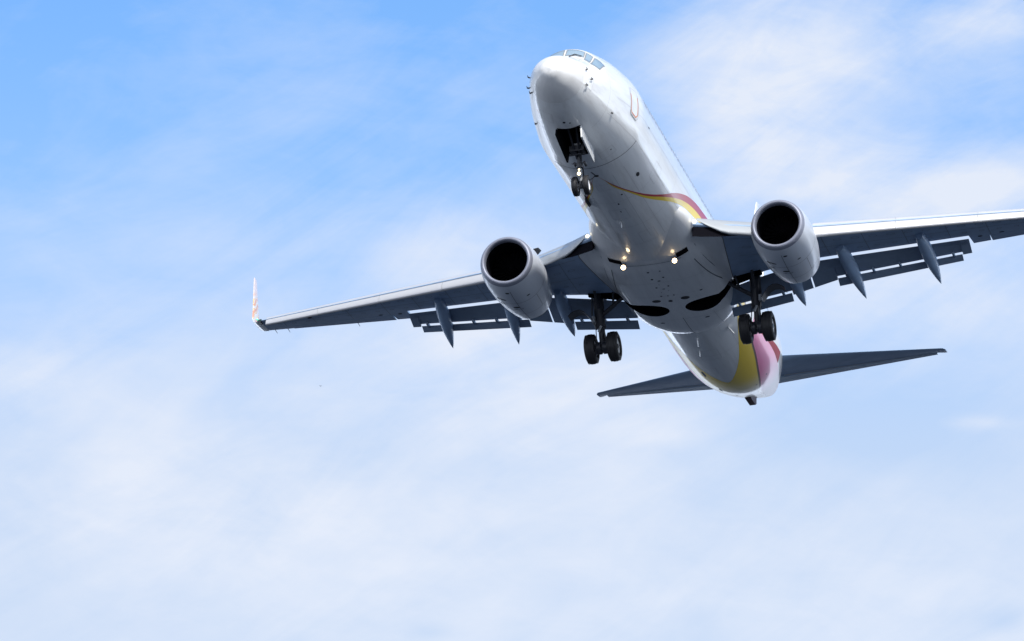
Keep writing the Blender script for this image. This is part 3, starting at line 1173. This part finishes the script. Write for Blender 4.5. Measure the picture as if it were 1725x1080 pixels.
def root_fillets():
    """the fairing's skin carried out over the root of each wing"""
    mb = MB()
    for s in (1, -1):
        P, E = [], []
        for x in np.linspace(14.25, 19.1, 26):
            yo = float(np.interp(x, [14.25, 15.2, 19.1], [2.62, 2.70, 2.25]))
            yi = float(np.interp(x, [14.25, 16, 19.1], [1.55, 1.75, 1.95]))
            r = wing_ring(yo, s)
            zo = float(np.interp(x, [p[0] for p in r[17:]], [p[2] for p in r[17:]])) - .012
            a, b = fair_pt(x, yi * s, .004), Vector((x, yo * s, zo))
            c_ = Vector((x, (yi * .35 + yo * .65) * s, b.z - .015))
            P.append([list(a * (1 - k) ** 2 + c_ * 2 * k * (1 - k) + b * k * k) for k in np.linspace(0, 1, 9)])
            E.append([[x, (yo - .03) * s, zo - .006], [x, yo * s, zo - .006]])
        grid(mb, np.array(P), 0)
        grid(mb, np.array(E), 2)
    add_faces(fairing, mb, ['fairing', 'well', 'line', 'black', 'line_soft'])


root_fillets()


# ------------------------------------------------------------------ engines
def build_engine(s):
    c = Vector((13.39, 5.03 * s, -1.88))
    ax = Vector((1, 0, -.034)).normalized()
    mb = MB()
    outer = [(.18, .985), (.45, 1.045), (.9, 1.085), (1.4, 1.09), (2.0, 1.07), (2.6, 1.02), (3.1, .95), (3.5, .885), (3.62, .86)]
    inner = [(3.62, .835), (3.2, .84), (2.4, .82), (1.9, .80)]
    mb.lathe(c, ax, outer + inner, n=72, cap=False)
    # cowl seams and small vents, a few mm proud
    def rad(d):
        return float(np.interp(d, [o[0] for o in outer], [o[1] for o in outer]))
    a0 = (Vector((0, 0, 1)) - ax * ax.z).normalized()
    b0 = ax.cross(a0)

    def cp(d, a, off=.004):
        return c + ax * d + (a0 * math.cos(a) + b0 * math.sin(a)) * (rad(d) + off)
    for d in (1.55, 2.75):
        aa = np.linspace(.55, 2 * PI - .55, 60)
        grid(mb, np.array([[list(cp(d - .008, a)), list(cp(d + .008, a))] for a in aa]), 1)
    grid(mb, np.array([[list(cp(d, PI - .008)), list(cp(d, PI + .008))] for d in np.linspace(.5, 3.55, 30)]), 1)
    for sg in (1, -1):
        grid(mb, np.array([[list(cp(d, PI + sg * .75 - .006)), list(cp(d, PI + sg * .75 + .006))] for d in np.linspace(1.57, 2.74, 12)]), 1)
    for d, a, rx, ry in ((.62, PI - .12 * s * -1, .05, .08), (1.95, PI + .1, .07, .13), (2.15, PI + .08, .03, .2), (1.25, PI + .42, .05, .13), (1.3, PI + .6, .09, .08), (1.2, PI - .5, .04, .07), (1.75, PI + .55, .05, .1)):
        n = 12
        mb.add([cp(d + rx * math.cos(q), a + ry * math.sin(q) / 1.05, .005) for q in np.linspace(0, 2 * PI, n, endpoint=False)], [tuple(range(n))], 2)
    e = mb.build('engine', ['cowl', 'line', 'black'], plane, 50)
    e['label'] = 'engine beside the near wing root, inlet facing the viewer' if s < 0 else 'engine on the fully visible wing'
    mb = MB()
    lip = [(.18, .985), (.10, .96), (.04, .925), (.0, .875), (.01, .835), (.05, .80), (.12, .785), (.2, .778)]
    mb.lathe(c, ax, lip, n=72, cap=False)
    mb.build('inlet_lip', 'lip', e, 60)
    mb = MB()
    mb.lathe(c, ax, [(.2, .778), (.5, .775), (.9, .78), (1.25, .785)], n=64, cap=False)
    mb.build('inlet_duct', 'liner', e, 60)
    # fan
    mb = MB()
    fc = c + ax * 1.12
    mb.lathe(fc + ax * .12, ax, [(0, .78), (.02, .78)], 0, n=48)
    nb = 24
    for k in range(nb):
        a = 2 * PI * k / nb
        for sgm in (0,):
            P = []
            for r, tw, ch in ((.20, .9, .10), (.45, .6, .13), (.77, .25, .16)):
                d = a0 * math.cos(a) + b0 * math.sin(a)
                t = b0 * math.cos(a) - a0 * math.sin(a)
                v = (ax * tw + t).normalized() * ch / 1.2
                P.append([list(fc + d * r - v * .5), list(fc + d * r + v * .5)])
            grid(mb, np.array(P), 0)
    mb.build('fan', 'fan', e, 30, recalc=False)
    mb = MB()
    mb.lathe(fc - ax * .38, ax, [(0, .005), (.06, .05), (.2, .13), (.38, .21)], 0, n=32)
    mb.build('spinner', ['fan', 'strut'], e, 50, recalc=False)
    # core nozzle and plug
    mb = MB()
    mb.lathe(c, ax, [(2.6, .62), (3.6, .60), (4.3, .47), (4.55, .43), (4.55, .40), (3.8, .42)], n=40)
    mb.lathe(c, ax, [(3.8, .30), (4.5, .26), (5.0, .12), (5.25, .02)], n=32)
    mb.build('exhaust_nozzle', 'strut', e, 50)
    # pylon
    mb = MB()
    rr = []
    for x, zt, zb, w in ((14.25, -.74, -.90, .06), (14.9, -.66, -.98, .16), (15.8, -.72, -1.0, .22), (16.6, -.86, -1.1, .24), (17.2, -.95, -1.5, .24), (18.2, -1.02, -1.6, .2), (19.2, -1.02, -1.4, .08)):
        y = 5.03 * s
        rr.append([(x, y - w * .6, zt), (x, y + w * .6, zt), (x, y + w, (zt + zb) / 2), (x, y + w * .9, zb), (x, y - w * .9, zb), (x, y - w, (zt + zb) / 2)])
    mb.loft(rr)
    mb.build('pylon', 'cowl', e, 50)
    # strake on the inboard shoulder of the cowl
    mb = MB()
    yi = (5.03 - .66) * s
    mb.plate([(14.45, yi - .02 * s, -1.18), (15.25, yi - .02 * s, -1.18), (15.25, yi - .26 * s, -.93), (14.9, yi - .24 * s, -.95)], (0, 1, .8 * s), .03)
    mb.build('strake', 'black', e, 0)
    return e


for s in (1, -1):
    build_engine(s)


# ------------------------------------------------------------------ tail
def build_tail():
    for s in (1, -1):
        mb = MB()
        rr = []
        for y in (.3, .9, 2.6, 5.0, 6.9, 7.15, 7.24):
            le = float(np.interp(y, [.3, 7.15, 7.24], [32.7, 37.42, 37.62]))
            te = float(np.interp(y, [.3, 7.24], [36.85, 38.22]))
            zl = float(np.interp(y, [.3, 7.24], [.50, 1.62]))
            zt = float(np.interp(y, [.3, 7.24], [.80, 1.70]))
            c = te - le
            k = .74 if .9 <= y <= 6.9 else 1.0
            rr.append([(le + u * c, y * s, zl + (zt - zl) * u + w * c) for u, w in foil(14, .04, .045, 0, k)])
        mb.loft(rr[1:5] if False else rr)
        hl = []
        for y in np.linspace(.9, 6.6, 24):
            le = float(np.interp(y, [.3, 7.15, 7.24], [32.7, 37.42, 37.62]))
            te = float(np.interp(y, [.3, 7.24], [36.85, 38.22]))
            zl = float(np.interp(y, [.3, 7.24], [.50, 1.62]))
            zt = float(np.interp(y, [.3, 7.24], [.80, 1.70]))
            c = te - le
            fo = foil(14, .04, .045, 0, 1.0)[13:]
            zk = lambda u: zl + (zt - zl) * u + float(np.interp(u, [p[0] for p in fo], [p[1] for p in fo])) * c - .008
            hl.append([[le + .69 * c, y * s, zk(.69)], [le + .72 * c, y * s, zk(.72)]])
        grid(mb, np.array(hl), 1)
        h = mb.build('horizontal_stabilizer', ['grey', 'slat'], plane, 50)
        mb = MB()
        rr = []
        for y in (.45, .95, 2.6, 5.0, 6.85):
            le = float(np.interp(y, [.3, 7.15, 7.24], [32.7, 37.42, 37.62]))
            te = float(np.interp(y, [.3, 7.24], [36.85, 38.22]))
            zl = float(np.interp(y, [.3, 7.24], [.50, 1.62]))
            zt = float(np.interp(y, [.3, 7.24], [.80, 1.70]))
            c = te - le
            x0 = le + .755 * c
            z0 = zl + (zt - zl) * .755
            rr.append([(x0, y * s, z0 + .022 * c), (te, y * s, zt - .005), (te, y * s, zt - .025), (x0, y * s, z0 - .024 * c), (x0 - .03 * c, y * s, z0)])
        mb.loft(rr)
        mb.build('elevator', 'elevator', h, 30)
    mb = MB()
    rr = []
    for z, le, te in ((1.2, 29.9, 37.0), (1.9, 30.9, 37.05), (2.3, 32.1, 37.15), (3.5, 33.05, 37.5), (6.5, 35.3, 38.4), (8.6, 36.85, 39.05), (8.9, 37.1, 39.15), (8.97, 37.35, 39.15)):
        c = te - le
        k = .70 if 2.2 < z < 8.85 else 1.0
        rr.append([(le + u * c, w * c, z) for u, w in foil(14, .045, .045, 0, k)])
    mb.loft(rr)
    for i, fc in enumerate(mb.f):
        x = sum(mb.v[k][0] for k in fc) / len(fc)
        z = sum(mb.v[k][2] for k in fc) / len(fc)
        le = float(np.interp(z, [1.2, 8.97], [30.6, 37.2]))
        mb.m[i] = 1 if x > le + 1.0 and z > 8.2 else 0
    fin = mb.build('tail_fin', ['white', 'red'], plane, 50)
    mb = MB()
    rr = []
    for z, le, te in ((2.35, 32.1, 37.15), (3.5, 33.05, 37.5), (6.5, 35.3, 38.4), (8.8, 37.0, 39.1)):
        c = te - le
        x0 = le + .715 * c
        rr.append([(x0, .028 * c, z), (te, .01, z), (te, -.01, z), (x0, -.028 * c, z), (x0 - .02 * c, 0, z)])
    mb.loft(rr)
    mb.build('rudder', 'white', fin, 30)
    # auxiliary power exhaust at the tail cone
    mb = MB()
    mb.lathe((37.9, 0, 1.2), (1, 0, .35), [(0, .25), (.22, .23), (.26, .20), (.1, .19)], n=28)
    mb.build('exhaust_outlet', 'black', plane, 50)
    # tail skid
    mb = MB()
    mb.plate([(32.3, 0, -1.20), (32.45, 0, -1.30), (33.42, 0, -1.27), (33.62, 0, -1.16), (33.7, 0, -.80), (32.6, 0, -1.0)], (0, 1, 0), .24)
    mb.tube([(33.6, 0, -.95), (34.3, 0, -.62)], [.06, .05], n=8)
    mb.build('tail_skid', 'skid', plane, 30)


build_tail()


# ------------------------------------------------------------------ landing gear
def wheel(name, c, R, wdt, parent, side):
    """wheel with its axle along y; side = +1 when the open hub looks to starboard"""
    mb = MB()
    h = wdt / 2
    prof = [(-h * .62, R * .56), (-h * .92, R * .62), (-h, R * .70), (-h * .97, R * .80), (-h * .86, R * .89), (-h * .66, R * .955), (-h * .36, R * .99), (0, R), (h * .36, R * .99), (h * .66, R * .955), (h * .86, R * .89), (h * .97, R * .80), (h, R * .70), (h * .92, R * .62), (h * .62, R * .56)]
    mb.lathe(c, (0, 1, 0), prof, 0, n=44, cap=False)
    # tread grooves as real narrow rings
    for q in (-.35, -.12, .12, .35):
        mb.lathe(c, (0, 1, 0), [((q - .035) * wdt, R * (1.004 - .34 * max(0, abs(q) - .12) ** 2 * 1.2 - .02 * abs(q))), ((q + .035) * wdt, R * (1.004 - .34 * max(0, abs(q) - .12) ** 2 * 1.2 - .02 * abs(q)))], 2, n=44, cap=False)
    mb.lathe(c, (0, 1, 0), [(-h * .55, .01), (-h * .55, R * .25), (-h * .35, R * .42), (-h * .66, R * .53), (-h * .62, R * .57), (h * .62, R * .57), (h * .66, R * .53), (h * .35, R * .42), (h * .55, R * .25), (h * .55, .01)], 1, n=32)
    return mb.build(name, ['rubber', 'rim', 'black'], parent, 50, recalc=False)


def build_nose_gear():
    ax = Vector((4.04, 0, -3.36))
    top = Vector((3.86, 0, -1.5))
    mb = MB()
    mid = top.lerp(ax, .62)
    mb.tube([top, mid], [.105, .10], 0, 18)
    mb.tube([mid, mid.lerp(ax, .1)], [.125, .125], 0, 18)
    mb.tube([mid, ax + Vector((0, 0, .05))], [.06, .06], 1, 14)
    mb.tube([ax + Vector((0, 0, .16)), ax + Vector((0, 0, -.08))], [.085, .085], 0, 14)
    mb.tube([ax + Vector((0, -.24, 0)), ax + Vector((0, .24, 0))], .055, 0, 12)
    # drag brace, torque links, steering cylinders
    for s in (1, -1):
        mb.tube([(2.75, .18 * s, -1.3), mid + Vector((-.08, .06 * s, .25))], [.045, .045], 0, 8)
        mb.tube([mid + Vector((-.05, .17 * s, .1)), mid + Vector((.22, .17 * s, .1))], .055, 0, 10)
        mb.tube([mid + Vector((.16, .07 * s, -.05)), mid + Vector((.42, .02 * s, -.3)), ax + Vector((.12, .06 * s, .15))], .03, 0, 8)
    mb.box((3.6, -.26, -2.22), (3.95, .26, -2.02), 0)
    mb.box((3.7, -.12, -2.0), (3.76, .12, -1.9), 2)
    mb.tube([(3.75, -.30, -2.3), (3.75, .30, -2.3)], .04, 0, 8)
    g = mb.build('nose_gear', ['strut', 'strut_light', 'rim'], plane, 40)
    for s in (1, -1):
        wheel('wheel', ax + Vector((0, .2 * s, 0)), .345, .205, g, s)
        mb = MB()
        pts = [(2.52, .43 * s, -1.80), (2.36, .47 * s, -2.28), (3.1, .475 * s, -2.42), (4.08, .47 * s, -2.55), (4.30, .43 * s, -1.96), (3.4, .425 * s, -1.88)]
        if s > 0:      # the starboard leaf shows far less of itself
            pts[1], pts[2], pts[3] = (2.46, .45, -2.02), (3.1, .46, -2.16), (4.12, .46, -2.40)
        mb.plate(pts, (0, 1, 0), .05)
        mb.m = [1] * len(mb.m) if s > 0 else mb.m
        mb.m[7] = 0 if s > 0 else 1
        mb.add([Vector(p) - Vector((0, .0275 * s, 0)) for p in pts], [tuple(range(6))], 1)
        mb.build('gear_door', ['white', 'dark'], g, 30, recalc=False)
    mb = MB()
    lc = Vector((3.80, 0, -3.0))
    mb.lathe(lc, (-1, 0, -.25), [(-.1, .05), (-.02, .09), (.03, .098)], 0, n=20)
    mb.lathe(lc, (-1, 0, -.25), [(.02, .076), (.04, .065)], 1, n=20)
    mb.lathe(lc + Vector((.02, 0, .16)), (-1, 0, -.25), [(-.06, .03), (.0, .055)], 0, n=14)
    mb.lathe(lc + Vector((.02, 0, .16)), (-1, 0, -.25), [(-.005, .042), (.012, .035)], 1, n=14)
    mb.build('taxi_light', ['strut', 'lamp_white'], g, 30)


build_nose_gear()


def build_main_gear(s):
    V = lambda x, y, z: Vector((x, y * s, z))
    ax = V(19.58, 2.94, -3.37)
    top = V(19.42, 3.0, -1.15)
    mb = MB()
    mid = top.lerp(ax, .60)
    mb.tube([top, mid], [.22, .175], 0, 20)
    mb.tube([mid + Vector((0, 0, .02)), mid + Vector((0, 0, -.10))], [.20, .20], 0, 20)
    mb.tube([mid, ax], [.105, .105], 1, 16)
    mb.tube([ax + Vector((0, 0, .22)), ax + Vector((0, 0, -.13))], [.14, .15], 0, 16)
    mb.tube([V(19.58, 2.94 - .6, -3.37), V(19.58, 2.94 + .6, -3.37)], .085, 0, 14)
    # trunnion beam, side brace, drag brace, torque links, brake lines
    mb.tube([V(18.9, 3.05, -1.12), V(20.2, 2.95, -1.25)], [.13, .13], 0, 12)
    mb.tube([top.lerp(ax, .47), V(19.3, 1.85, -1.45)], [.085, .075], 0, 12)
    mb.tube([V(19.35, 2.4, -1.8), V(18.9, 2.3, -1.25)], .045, 0, 8)
    mb.tube([top.lerp(ax, .42), V(18.75, 3.0, -1.2)], [.06, .05], 0, 10)
    for q in (1, -1):
        mb.tube([mid + Vector((.12, .08 * q, 0)), mid + Vector((.48, .03 * q, -.42)), ax + Vector((.12, .09 * q, .05))], [.045, .04, .045], 0, 8)
        mb.tube([mid + Vector((-.1, .12 * q, .1)), mid + Vector((-.16, .15 * q, -.2)), ax + Vector((-.1, .2 * q, .12))], .018, 0, 6)
    mb.tube([V(19.25, 3.18, -1.3), V(19.28, 3.22, -2.2), V(19.4, 3.1, -2.7)], .03, 0, 6)
    mb.box(tuple(min(a, b) for a, b in zip(V(19.22, 3.12, -2.45), V(19.40, 3.24, -2.2))), tuple(max(a, b) for a, b in zip(V(19.22, 3.12, -2.45), V(19.40, 3.24, -2.2))), 2)
    mb.tube([mid + Vector((-.17, -.05, -.1)), mid + Vector((-.17, .05, -.32))], .05, 2, 8)
    g = mb.build('main_gear', ['strut', 'strut', 'strut_light'], plane, 40)
    for q in (1, -1):
        c = V(19.58, 2.94 + .43 * q, -3.37)
        wheel('wheel', c, .565, .42, g, q * s)
        mb = MB()
        mb.lathe(c + Vector((0, -.30 * q * s, 0)), (0, 1, 0), [(-.1, .22), (-.08, .24), (.1, .24), (.12, .2)], 0, n=20)
        mb.build('brake', 'strut', g, 30)
    # arched outer door carried by the leg
    mb = MB()
    arc = [(3.22, -2.32), (3.36, -2.14), (3.5, -1.96), (3.68, -1.87), (3.86, -1.88), (4.02, -1.96), (4.12, -2.06)]
    rr = []
    for x in (19.2, 19.45, 19.75):
        rr.append([V(x, y, z) for y, z in arc] + [V(x, y, z - .035) for y, z in arc[::-1]])
    mb.loft(rr)
    mb.build('gear_door', 'strut', g, 40)


for s in (1, -1):
    build_main_gear(s)


# ------------------------------------------------------------------ lamps on the airframe
for s in (1, -1):
    c = Vector((14.72, .955 * s, -2.25))
    d = Vector((-1, 0, -.22))
    mb = MB()
    mb.lathe(c, d, [(-.10, .05), (-.03, .092), (.02, .10)], 0, n=22)
    mb.lathe(c, d, [(.015, .092), (.035, .078)], 1, n=22)
    mb.tube([c + Vector((.06, 0, .02)), c + Vector((.25, 0, .3))], .05, 0, 8)
    mb.build('landing_light', ['strut', 'lamp_warm'], plane, 30)
    # lamp in the wing root's leading edge
    mb = MB()
    q = Vector((13.62, 1.98 * s, -1.30))
    mb.lathe(q, (-1, .1 * s, 0), [(-.06, .04), (.0, .08), (.03, .085)], 0, n=16)
    mb.lathe(q, (-1, .1 * s, 0), [(.028, .08), (.05, .05)], 1, n=16)
    mb.build('wing_root_light', ['slat', 'lamp_white'], plane, 30)

# ------------------------------------------------------------------ ground far below
def ground_mat():
    m, nt, p = new_mat('airfield_ground')
    N, L = nt.nodes.new, nt.links.new
    tc = N('ShaderNodeTexCoord')
    n = N('ShaderNodeTexNoise')
    n.inputs['Scale'].default_value = .012
    n.inputs['Detail'].default_value = 8
    L(tc.outputs['Object'], n.inputs['Vector'])
    r = N('ShaderNodeValToRGB')
    el = r.color_ramp.elements
    el[0].position, el[0].color = .40, (*GROUND_A, 1)
    el[1].position, el[1].color = .62, (*GROUND_B, 1)
    L(n.outputs['Fac'], r.inputs[0])
    L(r.outputs[0], p.inputs['Base Color'])
    p.inputs['Roughness'].default_value = .95
    p.inputs['Specular IOR Level'].default_value = .1
    return m


GROUND_A = (.024, .031, .046)
GROUND_B = (.035, .044, .057)
M['ground'] = ground_mat()
mb = MB()
rs = [0, 60, 200, 600, 2000, 7000, 25000]
n = 64
rings = [[(r * math.cos(a), r * math.sin(a), 0.0) for a in np.linspace(0, 2 * PI, n, endpoint=False)] for r in rs[1:]]
mb.loft(rings, cap=False)
mb.add(rings[0], [tuple(range(n))])
g = mb.build('ground', 'ground', None, 0)
g['kind'] = 'structure'
for pgn in g.data.polygons:
    if pgn.normal.z < 0:
        pgn.flip()


# ------------------------------------------------------------------ a far bird, a speck in the photograph
def bird():
    d = (W_FWD + W_RIGHT * ((540 - 862.5) / CAM_F) + W_UP * ((540 - 650.5) / CAM_F)).normalized()
    p = cam.matrix_world.translation + d * 1500
    mb = MB()
    mb.tube([(-.24, 0, 0), (-.17, 0, .02), (-.05, 0, .0), (.12, 0, 0), (.28, 0, .01)], [.02, .055, .085, .07, .03], 0, 10)
    for s in (1, -1):
        mb.loft([[(-.10 + x, y * s, z), (.0 + x, y * s, z + .012), (.12 + x * .6, y * s, z), (.0 + x, y * s, z - .012)] for x, y, z in ((0, .03, .03), (-.02, .22, .13), (.05, .44, .08))])
    o = mb.build('bird', 'black', None, 40)
    o.location = p
    o.rotation_euler = (0, 0, .6)
    o['label'] = 'tiny dark bird far away in the open sky, lower left of the airplane'
    o['category'] = 'bird'


bird()
